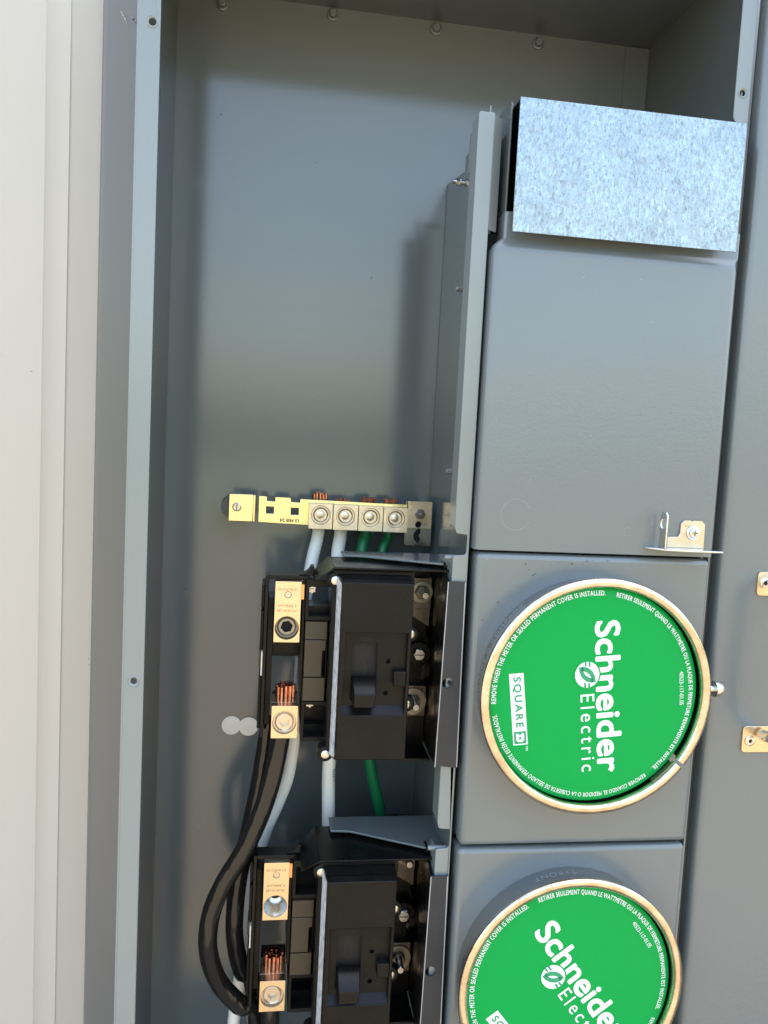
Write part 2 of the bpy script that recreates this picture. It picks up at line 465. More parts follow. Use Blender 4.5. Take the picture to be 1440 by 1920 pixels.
MB().lathe([(2.7, -.05), (4.0, -.5), (4.5, -.05)], (384, 0, 320), 'Y', 24, False, False).build('hole_rim', 'frame', cab)
MB().box(356, 383, 186.3, 187.8, 250, 446).build('seam_strip', 'cabinet', cab)
# hex-washer bolts along the top of the back wall
bolt0 = None
for bx, bz in ((-72, 436), (39, 440), (147, 439), (258, 438)):
    if bolt0 is None:
        m_ = MB(); m_.lathe([(6.4, 188), (6.2, 186.6), (5.4, 186.2)], (bx, 0, bz), 'Y', 24)
        m_.lathe([(4.8, 186.2), (4.6, 182.8), (3.6, 181.6)], (bx, 0, bz), 'Y', 6)
        bolt0 = m_.build('bolt', 'cabinet', cab, bevel=.3); bp = (bx, bz)
    else:
        o = bolt0.copy(); COL.objects.link(o); o.parent = cab
        o.location = bolt0.location + Vector(((bx-bp[0])*.001, 0, (bz-bp[1])*.001))
# divider between the wiring gutter and the meter side
MB().plate([(22, 255), (186, 283), (186, ZB), (22, ZB)], 168.2, 169.8, 'X').build('divider_panel', 'cabinet', cab)
MB().plate([(26, 145), (60, 145), (60, -30), (26, -30)], 166.6, 168.1, 'X').build('divider_lid', 'cabinet', cab, bevel=.4)
# divider post: folded channel with two notches in its front face
po = [(151.5, 275.5)]
po = [(152.6, 277), (151.4, 275.6)]
for k in (0, -261):
    po += [(151.6, -63.5+k), (152.8, -68+k), (156, -69.2+k), (162.5, -69.6+k), (163, -71+k), (163, -84.8+k), (161.8, -87+k), (153, -87.6+k), (151.6, -89+k)]
po += [(151.6, -733), (165, -733), (165, 277)]
MB().plate(po, -8, -6.4, 'Y').build('divider_post', 'frame', cab, bevel=.5)
MB().box(163.4, 165, -6.3, 60, -733, 276.8).build('post_web', 'cabinet', cab)
for z0, z1 in ((-63, 276), (-324, -90), (-733, -351)):
    MB().box(151.6, 153, -6.3, 14, z0, z1).build('post_lip', 'frame', cab)
MB().loft([[(165.1, -7.6, z), (173.5, -1.2, z), (173.5, .2, z), (165.1, -6.2, z)] for z in (184, 190, 275.5)]).build('post_side_lip', 'frame', cab, bevel=.4)
MB().box(165.2, 172, 12, 13.6, -733, 183).build('post_back_flange', 'cabinet', cab, bevel=.4)
MB().box(171, 172.4, 13.8, 150, -733, 274).build('inner_web', 'cabinet', cab)
MB().plate([(14, 292), (40, 292), (40, 255), (14, 255)], 165.8, 167.2, 'X').build('locating_tab', 'frame', cab, bevel=.4)
MB().plate([(34, 288), (60, 284), (60, 250), (34, 250)], 160.5, 162, 'X').build('locating_tab', 'frame', cab, bevel=.4)
# side plates of the meter compartment
MB().plate([(-8, 286), (-6, 288), (150, 300), (150, 186), (-8, 196)], 178.2, 179.6, 'X').build('compartment_side', 'cabinet', cab, bevel=.3)
MB().box(376.5, 378, -6, 150, 190, 281).build('compartment_side', 'cabinet', cab)
MB().box(179.7, 376.4, 100.2, 102, -730, 284).build('compartment_back', 'dark', cab)
MB().box(165.2, 390, 11, 12.2, -730, 186).build('cover_seat', 'dark', cab)
# studs on the divider and the post
def stud(x0, x1, y, z, r, nut):
    m_ = MB(); m_.cyl((0, y, z), 'X', r, x0, x1, 14, .4)
    m_.lathe([(r*1.75, nut), (r*1.75, nut+3.2)], (0, y, z), 'X', 6)
    m_.lathe([(r*2.1, nut+3.2), (r*2.1, nut+4)], (0, y, z), 'X', 18)
    return m_.build('stud', 'zinc', cab)
stud(157.5, 168.2, 112, 261, 1.9, 161.5)
stud(154.5, 168.2, 52, 147, 2.6, 161.5)
stud(154.5, 168.2, 52, -18, 2.6, 161.2)
for k in (0, -261):
    MB().cyl((0, 0, -90.5+k), 'X', 2.2, 146, 163, 16, .8).build('stud', 'frame', cab)

MB().box(169.5, 381.5, -14, 9, -733, -607).build('filler_panel', 'cover', cab, bevel=4, seg=3)
# ------------------------------------------------------------------ covers on the meter side
def cover_ring(z, x0, x1, yf, r, yb):
    pts = [(x0, yb, z)]
    for i in range(6):
        a = pi/2*i/5
        pts.append((x0 + r - r*cos(a), yf + r - r*sin(a), z))
    for i in range(6):
        a = pi/2*i/5
        pts.append((x1 - r + r*sin(a), yf + r - r*cos(a), z))
    pts.append((x1, yb, z))
    return pts
cv = MB()
cv.loft([cover_ring(z, x0, x1, yf, r, 9) for z, x0, x1, yf, r in (
    (-81, 167, 384, -18, 6), (164, 167.5, 384, -18, 6), (168, 168, 384, -17.6, 6), (171.5, 169.5, 384, -16.2, 5.4), (175, 173, 385.5, -13.5, 4),
    (177.5, 177, 386.8, -12.2, 2.5), (199, 177.4, 387, -12, 2.5))])
cvo = cv.build('blank_cover', 'cover', bevel=.5, smooth=40)
tag(cvo, 'large plain grey steel cover directly above the upper green meter cover', 'cover')
def arc_scribe(cx, cz, r, a0, a1):
    k = MB()
    k.lathe([(r-.18, -18.1), (r+.18, -18.1), (r+.18, -17.95), (r-.18, -17.95)], (cx, 0, cz), 'Y', 40, a0=R(a0), a1=R(a1))
    k.build('knockout', 'frame', cvo)
arc_scribe(201, -50, 13, 25, 335); arc_scribe(302, -61, 3.6, 40, 320)
gv = MB()
gv.plate(rect(180.4, 375.6, 179.5, 284), -25, -23.6, 'Y')
gv.box(180.4, 375.6, -23.5, 100, 282.6, 284)
go = gv.build('galvanized_plate', 'galv', bevel=.4)
tag(go, 'shiny spangled galvanized steel plate above the big grey cover', 'plate')

panel0 = None
pl = MB(); pl.box(169.5, 381.5, -18, 9, -341.5, -83)
p1 = pl.build('meter_housing', 'cover', bevel=5, seg=5, smooth=40)
tag(p1, 'grey formed steel housing with rounded edges behind the upper green meter cover', 'meter housing', 'meter housings')
p2 = copy_tree(p1, Vector((-.0005, 0, -.261)))
p2['label'] = 'grey formed steel housing with rounded edges behind the lower green meter cover'

def flakes(name, pts, size, y, matl, parent, seed, stretch=1.0):
    rnd = random.Random(seed); m_ = MB()
    for x, z, a in pts:
        n_ = rnd.randint(5, 7); k = size*rnd.uniform(.35, 1.0)
        poly = []
        for q in range(n_):
            t_ = 2*pi*q/n_; r_ = k*rnd.uniform(.6, 1.1)
            u_, w_ = r_*cos(t_)*stretch, r_*sin(t_)
            poly.append((x + u_*cos(a) - w_*sin(a), y, z + u_*sin(a) + w_*cos(a)))
        m_.add(poly, [tuple(range(n_))])
    return m_.build(name, matl, parent, smooth=0, kind='stuff')
rn = random.Random(11)
sc_pts = []
for k in range(15):
    a = R(rn.choice([rn.gauss(122, 5), rn.gauss(140, 8), rn.gauss(92, 9)])); r_ = rn.gauss(111.5, 1.6)
    if abs(a - R(122)) < .12: r_ += abs(rn.gauss(0, 6))
    sc_pts.append((274 + r_*cos(a), -199 + r_*sin(a), a + pi/2))
flakes('scuff', [p for p in sc_pts if p[1] < -86 and p[0] > 176], .7, -18.06, 'scuff', p1, 3, 1.8)
flakes('paint_chip', [(175.5, -90.5, .6), (174.6, -91.6, 1), (177.5, -89.0, .3), (179.0, -88.4, 0), (174.2, -93, 1.2)], .9, -18.06, 'frame', p1, 4)
flakes('paint_chip', [(183, -8, .3), (246, 150, .9), (330, 70, .2), (309, 118, 1.0), (262, 20, 2.0), (352, -30, .4), (212, -20, 1), (296, 152, .1)], .8, -18.06, 'frame', cvo, 5, 1.6)
flakes('paint_chip', [(-70, 330, .5), (-58, 262, 1.2), (28, 292, .3), (110, 305, 0), (92, 180, 1.0), (-88, -330, .4), (-62, -372, 1.4), (-70, -430, .2), (-84, -250, .8), (20, 120, .3), (150, 150, 1.0), (-92, -160, .9)], .9, 187.9, 'scuff', cab, 6, 1.5)
flakes('scratch', [(-168 + .9*q, 412 - 1.3*q - .05*q*q, -1.0 - .03*q) for q in range(7)] + [(-158 + q, 408 - .7*q, -.6) for q in range(4)], 1.0, 178.0, 'siding', bpy.data.objects['trim_strip'], 8, 2.2)
flakes('paint_chip', [(-190.5, -240, 0), (-189.8, -246, .4), (-206, -180, .5), (-230, 120, 1.2), (-252, 60, .2)], .9, 195.8, 'rust', sid, 9)

# ------------------------------------------------------------------ sealing rings and green covers
def ring(cx, cz, gap, label):
    body_prof = [(97.0, -17.9), (98.2, -38), (99.2, -41), (101.2, -43), (101.4, -45), (100.4, -46.3), (97.6, -46.8), (95.0, -46.6), (93.6, -45.2), (93.6, -40), (95.6, -38.5), (95.8, -17.9)]
    t = thing('sealing_ring', (cx, -18, cz), label, 'meter ring', 'metal rings clamped round the meter covers')
    a0, a1 = (R(gap+1.0), R(gap+360-1.0))
    MB().lathe(body_prof[3:10], (cx, 0, cz), 'Y', 120, a0=a0, a1=a1).build('ring_lip', 'ring', t, smooth=50)
    MB().lathe([(97.0, -17.9), (98.2, -38), (99.0, -42.8), (96.0, -42.9), (95.4, -17.9)], (cx, 0, cz), 'Y', 120, a0=a0+.02, a1=a1-.02).build('ring_band', 'ring_side', t, smooth=50)
    return t
def emboss(t, cx, cz, body, a0, a1, depth, cap, sg, bold=0.0, line=False):
    m_ = MB()
    def fr(x, y):
        ang = math.atan2(y, x); rr = math.hypot(x, y)
        d = depth + (rr-97.9)
        return (cx + 98.35*cos(ang), d, cz + 98.35*sin(ang))
    text_arc(m_, body, fr, 97.9, a0, a1, cap, bold, .12, out=sg)
    if line:
        m_.lathe([(98.2, depth-1.6), (98.35, depth-1.6), (98.35, depth-2.0), (98.2, depth-2.0)], (cx, 0, cz), 'Y', 40, a0=R(min(a0, a1)), a1=R(max(a0, a1)))
    m_.build('embossed_lettering', 'stamp', t, smooth=0)
r1 = ring(274, -199, -36.5, 'bright metal sealing ring with an open split round the upper green cover')
emboss(r1, 274, -199, 'SQUARE D COMPANY', 183, 131, -30.5, 6.2, 1, line=True)
emboss(r1, 274, -199, '\u2191FRONT', 84, 104, -26, 5, -1)
m_ = MB(); m_.loft([[(274+r_*cos(R(a)), y, -199+r_*sin(R(a))) for r_, y in ((92.2, -44), (93.3, -44), (93.3, -36), (92.2, -36))] for a in (-38.5, -43, -48, -53)])
m_.build('clasp', 'zinc_warm', r1, smooth=40)
r2 = ring(271, -459, -60, 'bright metal sealing ring round the lower green cover, cut by the picture edge')
emboss(r2, 271, -459, '\u2191FRONT', 88, 111, -26.5, 6.2, -1)
# clamp screw of the upper ring
m_ = MB(); m_.cyl((0, -36, -193.5), 'X', 3.2, 376, 384, 16)
m_.lathe([(7.0, 383), (7.2, 385), (6.4, 388.5), (4.6, 390.8), (2, 391.8)], (0, -36, -193.5), 'X', 24)
sc = m_.build('clamp_screw', 'zinc', r1)
MB().box(388, 392.1, -37, -35, -200, -187.5).build('screw_slot', 'darksteel', sc)

def meter_cover(cx, cz, rot, label):
    """rot: degrees turned anticlockwise from the upper cover"""
    t = thing('meter_cover', (cx, -38, cz), label, 'meter cover', 'green plastic meter socket covers')
    dk = MB(); dk.lathe([(95.2, -22), (95.2, -21)], (cx+1, 0, cz+1), 'Y', 64); dk.build('socket_void', 'dark', t)
    d = MB(); d.lathe([(92.4, -33), (93.2, -38.2), (92.6, -39.0), (88, -39.9), (82, -40.7), (76, -40.9)], (cx, 0, cz), 'Y', 128)
    disc = d.build('cover_disc', 'green', t, smooth=60)
    th = R(-84.7 + rot)
    u = (cos(th), sin(th)); v = (-sin(th), cos(th))
    def fr(a, b, y=-37.95):
        r_ = math.hypot(a, b)
        y = y - 3.1 + (0 if r_ < 76 else .2*(r_-76)/6 if r_ < 82 else .2 + .8*(r_-82)/6 if r_ < 88 else 1.0 + .9*(r_-88)/4.6)
        return (cx + a*u[0] + b*v[0], y, cz + a*u[1] + b*v[1])
    m_ = MB()
    text_line(m_, 'Schneider', fr, -64, 67.5, 2.2, 21.2, .026)
    text_line(m_, 'Electric', fr, -2.6, 66.5, -12.2, 12.4, 0.0, .16)
    text_line(m_, '40523-117-01.05', fr, -14.2, 15.6, 76.6, 3.7, 0.0)
    def frp(x, y): return fr(x, y)
    L = lambda w_: w_ + 84.7            # world angle on the upper cover -> cover's own angle
    text_arc(m_, 'REMOVE WHEN THE METER OR SEALED PERMANENT COVER IS INSTALLED.', frp, 85.3, L(185.5), L(87.6), 3.9, .014)
    text_arc(m_, 'RETIRER SEULEMENT QUAND LE WATTM\u00c8TRE OU LA PLAQUE DE FERMETURE PERMANENTE EST INSTALL\u00c9E.', frp, 85.3, L(81.2), L(-48.2), 3.9, .014)
    text_arc(m_, 'REMOVER CUANDO EL MEDIDOR O LA CUBIERTA DE SELLADO PERMANENTE EST\u00c9N INSTALADOS.', frp, 85.3, L(-53.5), L(-168.5), 3.9, .008)
    m_.build('lettering', 'print', t, smooth=0)
    # emblem: white disc with two green channels and four short bars
    def E(px, py): return (-18.3 + (py-725)*13.0/162*.98, -6.0 + (px-300)*13.0/162*.98)
    def flat(mb, poly, y):
        mb.add([fr(*q, y=y) for q in poly], [tuple(x) for x in tessellate_polygon([[Vector((*q, 0)) for q in poly]])])
    hm = MB(); flat(hm, [(-18.3 + 12.4*cos(2*pi*i/48), -6.0 + 11.9*sin(2*pi*i/48)) for i in range(48)], -38.02); hm.build('emblem_halo', 'green', t, smooth=0)
    wm = MB()
    flat(wm, [(-18.3 + 11.1*cos(2*pi*i/48), -6.0 + 10.6*sin(2*pi*i/48)) for i in range(48)], -38.09)
    wm.build('emblem', 'print', t, smooth=0)
    wm = MB()
    def sq(a, b): return (a, b + (a-6)*.036)
    flat(wm, [sq(-24.4, -72.6), sq(37, -72.6), sq(37, -60.2), sq(-24.4, -60.2)], -37.95)
    text_line(wm, 'TM', lambda a, b: fr(*sq(a, b)), 38.3, 42.5, -62.2, 1.9, .01)
    wm.build('name_plate', 'print', t, smooth=0)
    gm = MB()
    A = [(206, 640), (214, 702), (240, 757), (290, 802), (358, 820), (358, 772), (318, 756), (280, 728), (258, 690), (248, 636)]
    for poly in (A, [(600-x, 1450-y) for x, y in A]): flat(gm, [E(*q) for q in poly], -38.16)
    for poly in ([(272, 572), (294, 572), (294, 634), (274, 632)], [(314, 574), (338, 582), (338, 644), (316, 640)], [(262, 806), (284, 812), (286, 878), (262, 868)], [(306, 818), (328, 820), (330, 880), (306, 878)]):
        flat(gm, [E(*q) for q in poly], -38.16)
    gm.build('emblem_print', 'print_green', t, smooth=0, kind='stuff')
    gm = MB()
    text_line(gm, 'SQUARE', lambda a, b: fr(*sq(a, b), y=-38.05), -21.6, 22.0, -69.0, 6.2, .03, .16)
    flat(gm, [sq(25.4, -71.7), sq(36.1, -71.7), sq(36.1, -61.2), sq(25.4, -61.2)], -38.05)
    gm.build('green_print', 'print_green', t, smooth=0, kind='stuff')
    dm = MB()
    # squared letter D standing in the green box
    D = [(27.2, -69.9), (32.6, -69.9), (34.4, -68.2), (34.4, -64.7), (32.6, -63.0), (27.2, -63.0), (27.2, -65.2), (28.3, -65.2), (28.3, -67.7), (27.2, -67.7)]
    loops = [[Vector((*sq(*q), 0)) for q in D], [Vector((*sq(*q), 0)) for q in ((30.0, -67.5), (30.0, -65.4), (32.3, -65.4), (32.3, -67.5))]]
    tri = tessellate_polygon(loops); fl = [q for l in loops for q in l]
    dm.add([fr(q.x, q.y, y=-38.15) for q in fl], [tuple(x) for x in tri])
    dm.build('boxed_letter', 'print', t, smooth=0)
    return t
meter_cover(272.4, -198.1, 0, 'upper round green meter cover with its lettering running straight down')
meter_cover(270.0, -459.5, 31.5, 'lower round green meter cover with its lettering turned diagonally')

# ------------------------------------------------------------------ sealing bracket at the foot of the big cover
sb = thing('sealing_bracket', (350, -18, -73), 'small zinc sealing bracket with upright holed tab screwed to the big cover', 'bracket')
MB().plate([(353, -73), (353, -62.5), (350.5, -60.5), (338, -60.5), (338, -73)] if False else [(338, -73), (338, -64), (347.5, -63.5), (349.5, -60), (349.5, -52), (352.5, -49), (358.5, -49), (360, -50.2), (361.5, -49), (369, -49), (372, -52), (372.5, -73)],
            -20, -18.1, 'Y', holes=[circ(361, -59.5, 4.0)]).build('mounting_plate', 'tin_grey', sb, bevel=.4)
MB().plate([(317, -18.2), (319, -24), (330, -34), (346, -38), (380, -38), (380, -36), (373, -20), (373, -18.2)], -74.6, -73.05, 'Z').build('foot_plate', 'zinc', sb, bevel=.4)
tb = MB(); tb.plate([(-34, -73), (-22.5, -73), (-22.5, -45), (-24.5, -42), (-31.5, -42), (-34, -45)], 328.5, 330, 'X', holes=[circ(-28, -52, 4.6, 20)])
tb.build('holed_tab', 'zinc', sb, bevel=.3)
m_ = MB(); m_.lathe([(6.4, -20.1), (6.2, -21.4), (4.8, -21.8), (4.2, -23), (2.6, -23.6)], (361, 0, -59.5), 'Y', 28)
sc = m_.build('screw', 'zinc', sb)
m_ = MB(); m_.box(358.4, 363.6, -23.9, -23.3, -60.0, -59.0); m_.box(360.5, 361.5, -23.85, -23.25, -62.2, -56.8); m_.build('screw_recess', 'darksteel', sc)

# ------------------------------------------------------------------ right-hand cabinet door with its handle
dr = thing('cabinet_door', (650, -8, -750), 'plain grey cabinet door at the right edge with a zinc handle', 'door')
MB().box(396.6, 1000, -9, 10, -750, 560).build('door_panel', 'cover', dr, bevel=6, seg=6, smooth=40)
MB().box(394.6, 396.6, 70, 190, -750, 560).build('hinge_side', 'cabinet', dr)
hd = MB()
hp = [(453, -13, -100), (449, -24, -102), (446, -42, -110), (445, -48, -128), (444.5, -49, -152), (444, -49, -187), (443.5, -48, -214), (443, -43, -229), (445, -30, -239), (449, -15, -243)]
hd.tube(hp, lambda q: 5.2, 16)
ho = hd.build('handle', 'zinc', dr, smooth=60)
MB().plate(rrect(433, 476, -115, -93.5, 3.2), -10.9, -9.1, 'Y', holes=[circ(440, -103.4, 2.2)]).build('handle_bracket', 'tin', ho, bevel=.4)
MB().plate(rrect(432, 476, -261, -236.5, 3.2), -10.9, -9.1, 'Y', holes=[circ(439.3, -250, 2.2)]).build('handle_bracket', 'tin', ho, bevel=.4)
for x, z in ((440, -103.4), (439.3, -250)):
    MB().lathe([(5.2, -10.9), (4.9, -11.9), (3.2, -12.6), (2.0, -12.5), (1.4, -11.4), (1.2, -9.6)], (x, 0, z), 'Y', 24).build('rivet', 'zinc', ho)
    MB().lathe([(1.25, -11.5), (1.25, -11.3)], (x, 0, z), 'Y', 12).build('rivet_core', 'dark', ho)

# ================================================================== lugs and screws
def hex_pts(cx, cz, r, a0=0.0): return circ(cx, cz, r, 6, a0)
def set_screw(parent, cx, cz, yf, ro, sink, hexr, matl='tin_grey', star=False, deep=6):
    """recessed set screw in a front face at depth yf"""
    m_ = MB()
    m_.lathe([(ro, yf+.3), (ro-.5, yf+sink+1.2), (ro-1.7, yf+sink+1.2), (ro-1.9, yf+sink-.3), (ro-2.4, yf+sink-.7), (ro-3.3, yf+sink+.4)], (cx, 0, cz), 'Y', 32, False, False)
    hexa = [(cx + (hexr*(.82 if (i % 2) else 1.0))*cos(2*pi*i/12 + .3), cz + (hexr*(.82 if (i % 2) else 1.0))*sin(2*pi*i/12 + .3)) for i in range(12)] if star else hex_pts(cx, cz, hexr, R(12))
    m_.plate(circ(cx, cz, ro-3.0, 32), yf+sink+.3, yf+sink+deep, 'Y', holes=[hexa])
    o = m_.build('set_screw', matl, parent)
    MB().plate(circ(cx, cz, ro-2.2, 20), yf+sink+deep+.1, yf+sink+deep+.6, 'Y').build('socket_floor', 'tin_grey' if star else 'dark', o)
    return o
random.seed(7)
def strands(cx, cy, z0, z1, r, sr, matl, parent, name='copper_strands', lean=(0, 0), count=19):
    m_ = MB()
    pos = [(0, 0)] + [(.5*r*cos(2*pi*i/6), .5*r*sin(2*pi*i/6)) for i in range(6)] + [(.92*r*cos(2*pi*i/12), .92*r*sin(2*pi*i/12)) for i in range(12)]
    for px, py in pos[:count]:
        top = z1 + random.uniform(-1.6, .6)
        tw = random.uniform(-.25, .25)
        m_.tube([(cx+px, cy+py, z0), (cx+px*1.02+lean[0]*.5, cy+py*1.02+lean[1]*.5, (z0+top)/2), (cx+px*1.05+lean[0]+tw, cy+py*1.05+lean[1], top)], sr, 7, 2)
    return m_.build(name, matl, parent)

# ------------------------------------------------------------------ neutral and ground bar
bar = thing('neutral_bar', (40, 150, -70), 'brass neutral bar with four clamped wire lugs across the back wall', 'terminal bar')
st = MB()
st.plate(rect(-46, -22, -80.3, -53), 139, 141.6, 'Y', holes=[circ(-38, -66, 2.0)])
st.plate([(139, -53.2), (141.6, -53.2), (151.5, -54.5), (151.5, -81), (141.6, -80.4), (139, -80.4)], -22, -19.8, 'X')
st.build('strap_end', 'brass', bar, bevel=.5)
top = [(136, -57), (33, -56), (25, -55.8), (25, -59.6), (16, -59.4), (15.4, -55), (-.4, -55), (-.4, -59.6), (-8.4, -59.4), (-8.6, -54.6), (-16.6, -54.4), (-16.6, -81), (33.5, -82.4), (136, -82)]
MB().plate(top, 144, 147, 'Y', holes=[rect(-9, -1.2, -72, -64.8), rect(16, 24, -72.4, -65.2)]).build('strap', 'brass', bar, bevel=.4)
m_ = MB(); m_.lathe([(4.6, 139.0), (4.4, 137.6), (3.4, 137.0)], (-38, 0, -66), 'Y', 26)
sc = m_.build('screw', 'tin_grey', bar)
m_ = MB(); m_.plate([(-38.9, -70.2), (-37.6, -70.3), (-37.1, -61.9), (-38.4, -61.8)], 136.8, 137.2, 'Y'); m_.build('screw_slot', 'darksteel', sc)
m_ = MB(); m_.lathe([(12, 187.8), (12, 160), (11, 142.5)], (-43, 0, -67), 'Y', 36); m_.build('standoff', 'standoff', bar)
m_ = MB(); m_.lathe([(9, 187.8), (9, 147.2)], (90, 0, -69), 'Y', 24); m_.build('standoff', 'standoff', bar)
lx = [(33.8, 57.6), (58.4, 83.2), (84.0, 108.8), (109.6, 134.4)]
for i, (x0, x1) in enumerate(lx):
    cx = (x0+x1)/2; dz = -.25*i
    lg = MB(); lg.plate(rrect(x0, x1, -84+dz, -58.6+dz, .5, 2), 128, 138, 'Y', holes=[circ(cx, -70+dz, 9.6, 32)])
    lg.plate(rect(x0, x1, -84+dz, -58.6+dz), 138.1, 143.9, 'Y')
    lo = lg.build('lug', 'tin_grey', bar, bevel=.4)
    set_screw(lo, cx, -70+dz, 128, 9.4, 2.2, 4.6, star=True, deep=1.4)
    m_ = MB(); m_.lathe([(3.9, 130.6), (3.9, 129.8), (3.2, 129.5)], (cx-.6, 0, -69.6+dz), 'Y', 24); m_.build('screw_core', 'tin_grey', lo)
    # rear clamp body round the wire, open at top
    m_ = MB(); m_.plate(rect(x0+.2, x1-.2, 147.1, 168), -83+dz, -58.5+dz, 'Z', holes=[circ(cx, 157.5, 8.2)]); m_.build('wire_clamp', 'tin_grey', lo, bevel=.3)
br = MB()
def kidney(cx, cz, r, a0, a1, w_):
    n_ = 10
    return [(cx + (r+w_)*cos(R(a0+(a1-a0)*i/n_)), cz + (r+w_)*sin(R(a0+(a1-a0)*i/n_))) for i in range(n_+1)] + \
           [(cx + (r-w_)*cos(R(a1-(a1-a0)*i/n_)), cz + (r-w_)*sin(R(a1-(a1-a0)*i/n_))) for i in range(n_+1)]
br.plate(rrect(136.5, 162, -81.5, -53.2, .6, 2), 142, 143.8, 'Y', holes=[circ(148.6, -77.4, 3.4)])
br.build('end_plate', 'tin_grey', bar, bevel=.4)  # paler plate over the upper part of the darker end bracket
br = MB()
br.plate(rrect(135.2, 163.5, -100, -54, .6, 2), 147.2, 149, 'Y', holes=[kidney(152.8, -89.8, 5.2, 100, 260, 2.8), circ(148.6, -77.4, 3.6)])
br.build('end_bracket', 'steel_mid', bar, bevel=.4)
MB().plate(rrect(137, 162, -98, -56, .6, 2), 151, 151.5, 'Y').build('bracket_gap', 'dark', bar)
m_ = MB(); m_.lathe([(5.6, 142), (5.6, 137.5)], (149.3, 0, -66.2), 'Y', 6); m_.lathe([(2.6, 137.5), (2.6, 131), (2.0, 130.4)], (149.3, 0, -66.2), 'Y', 16)
m_.build('nut', 'darksteel', bar, bevel=.3)
m_ = MB()
text_line(m_, '13 FEB 24', lambda a, b: (-a + 0, 143.9, -b), -25.5, -5.2, 76.6, 3.2, .035)
m_.build('date_stamp', 'ink', bar, smooth=0)

# ------------------------------------------------------------------ cables
def cable(name, pts, r, matl, label, cat, group=None, top=None):
    t = thing(name, pts[0], label, cat, group)
    m_ = MB(); m_.tube(pts, r, 20, 8); m_.build('jacket', matl, t, smooth=60)
    if top: strands(*top, 'copper', t)
    return t
cw = cable('white_cable', [(46, 157, -84), (45, 156, -96), (39, 148, -125), (33, 140, -180), (32, 132, -240), (28, 122, -300), (23.5, 120, -338), (14.5, 120, -366), (3.5, 120, -395), (-3, 120, -424), (-10, 120, -470), (-16, 118, -540), (-22, 110, -600), (-26, 100, -733)], 6.4, 'white_cable',
           'thick white cable hanging from the leftmost lug of the neutral bar', 'cable', 'cables clamped in the neutral bar', (45.6, 157, -84, -49, 7.2, 1.5))
cw2 = cable('white_cable', [(69.5, 157, -84), (68.6, 156, -96), (66, 150, -118), (63, 135, -200), (65, 122, -300), (65, 118, -340), (67, 118, -386), (70, 118, -460), (72, 118, -733)], 6.8, 'white_cable',
            'white cable with black print hanging from the second lug from the left', 'cable', 'cables clamped in the neutral bar', (69.5, 157, -84, -55.0, 7.0, 1.5))
m_ = MB()
text_line(m_, 'THWN-2', lambda a, b: (68.6 + b*.9, 112.6 + b*.55, -327 - a), 0, 20, 0, 2.6, .03)
m_.build('cable_print', 'ink', cw2, smooth=0)
cg = cable('green_cable', [(96, 157, -84), (95.5, 156, -92), (91.5, 150, -112), (95, 138, -180), (102, 130, -260), (106, 128, -310), (111, 128, -340), (124, 128, -392), (132, 126, -460), (136, 124, -733)], 6.0, 'green_cable',
           'green ground cable hanging from the third lug and seen again below the breaker', 'cable', 'cables clamped in the neutral bar', (96.4, 157, -84, -52.0, 6.8, 1.35))
cg2 = cable('green_cable', [(120.5, 157, -84), (119, 156, -94), (112.5, 150, -112), (108, 142, -180), (106, 150, -240), (104, 152, -300)], 4.9, 'green_cable',
            'thinner green ground cable hanging from the rightmost lug', 'cable', 'cables clamped in the neutral bar', (120.2, 157, -84, -52.5, 6.2, 1.35))
cable('black_cable', [(15.5, 54, -252), (13.5, 54, -270), (8, 52, -305), (-1, 50, -339), (-15, 50, -375), (-33, 50, -408), (-44, 50, -438), (-46, 52, -473), (-36, 58, -510), (-16, 66, -541), (2, 74, -566), (14, 80, -733)], 8.8, 'black_cable',
      'outer glossy black cable bowing left from the clamped lug of the upper breaker', 'cable', 'black cables beside the lower breaker', (16, 54, -252, -220.5, 8.0, 1.75))
cable('black_cable', [(2, 80, -262), (0, 80, -290), (-6, 78, -335), (-13, 76, -375), (-20, 74, -410), (-23, 74, -445), (-22.5, 76, -480), (-15, 80, -516), (-2, 86, -546), (10, 92, -733)], 8.6, 'black_cable',
      'inner black cable tucked between the outer black loop and the lower breaker', 'cable', 'black cables beside the lower breaker')

# ------------------------------------------------------------------ pale round plugs on the back wall
for x, z, y, lab in ((-38, -309.5, 186.9, 'left one of two overlapping pale round stickers on the back wall'), (-19.5, -310.5, 186.2, 'right one of two overlapping pale round stickers, nearer the breaker')):
    m_ = MB(); m_.lathe([(10.4, y+.6), (10.4, y+.1), (10.0, y)], (x, 0, z), 'Y', 48)
    tag(m_.build('round_sticker', 'sticker'), lab, 'sticker', 'round stickers on the back wall')

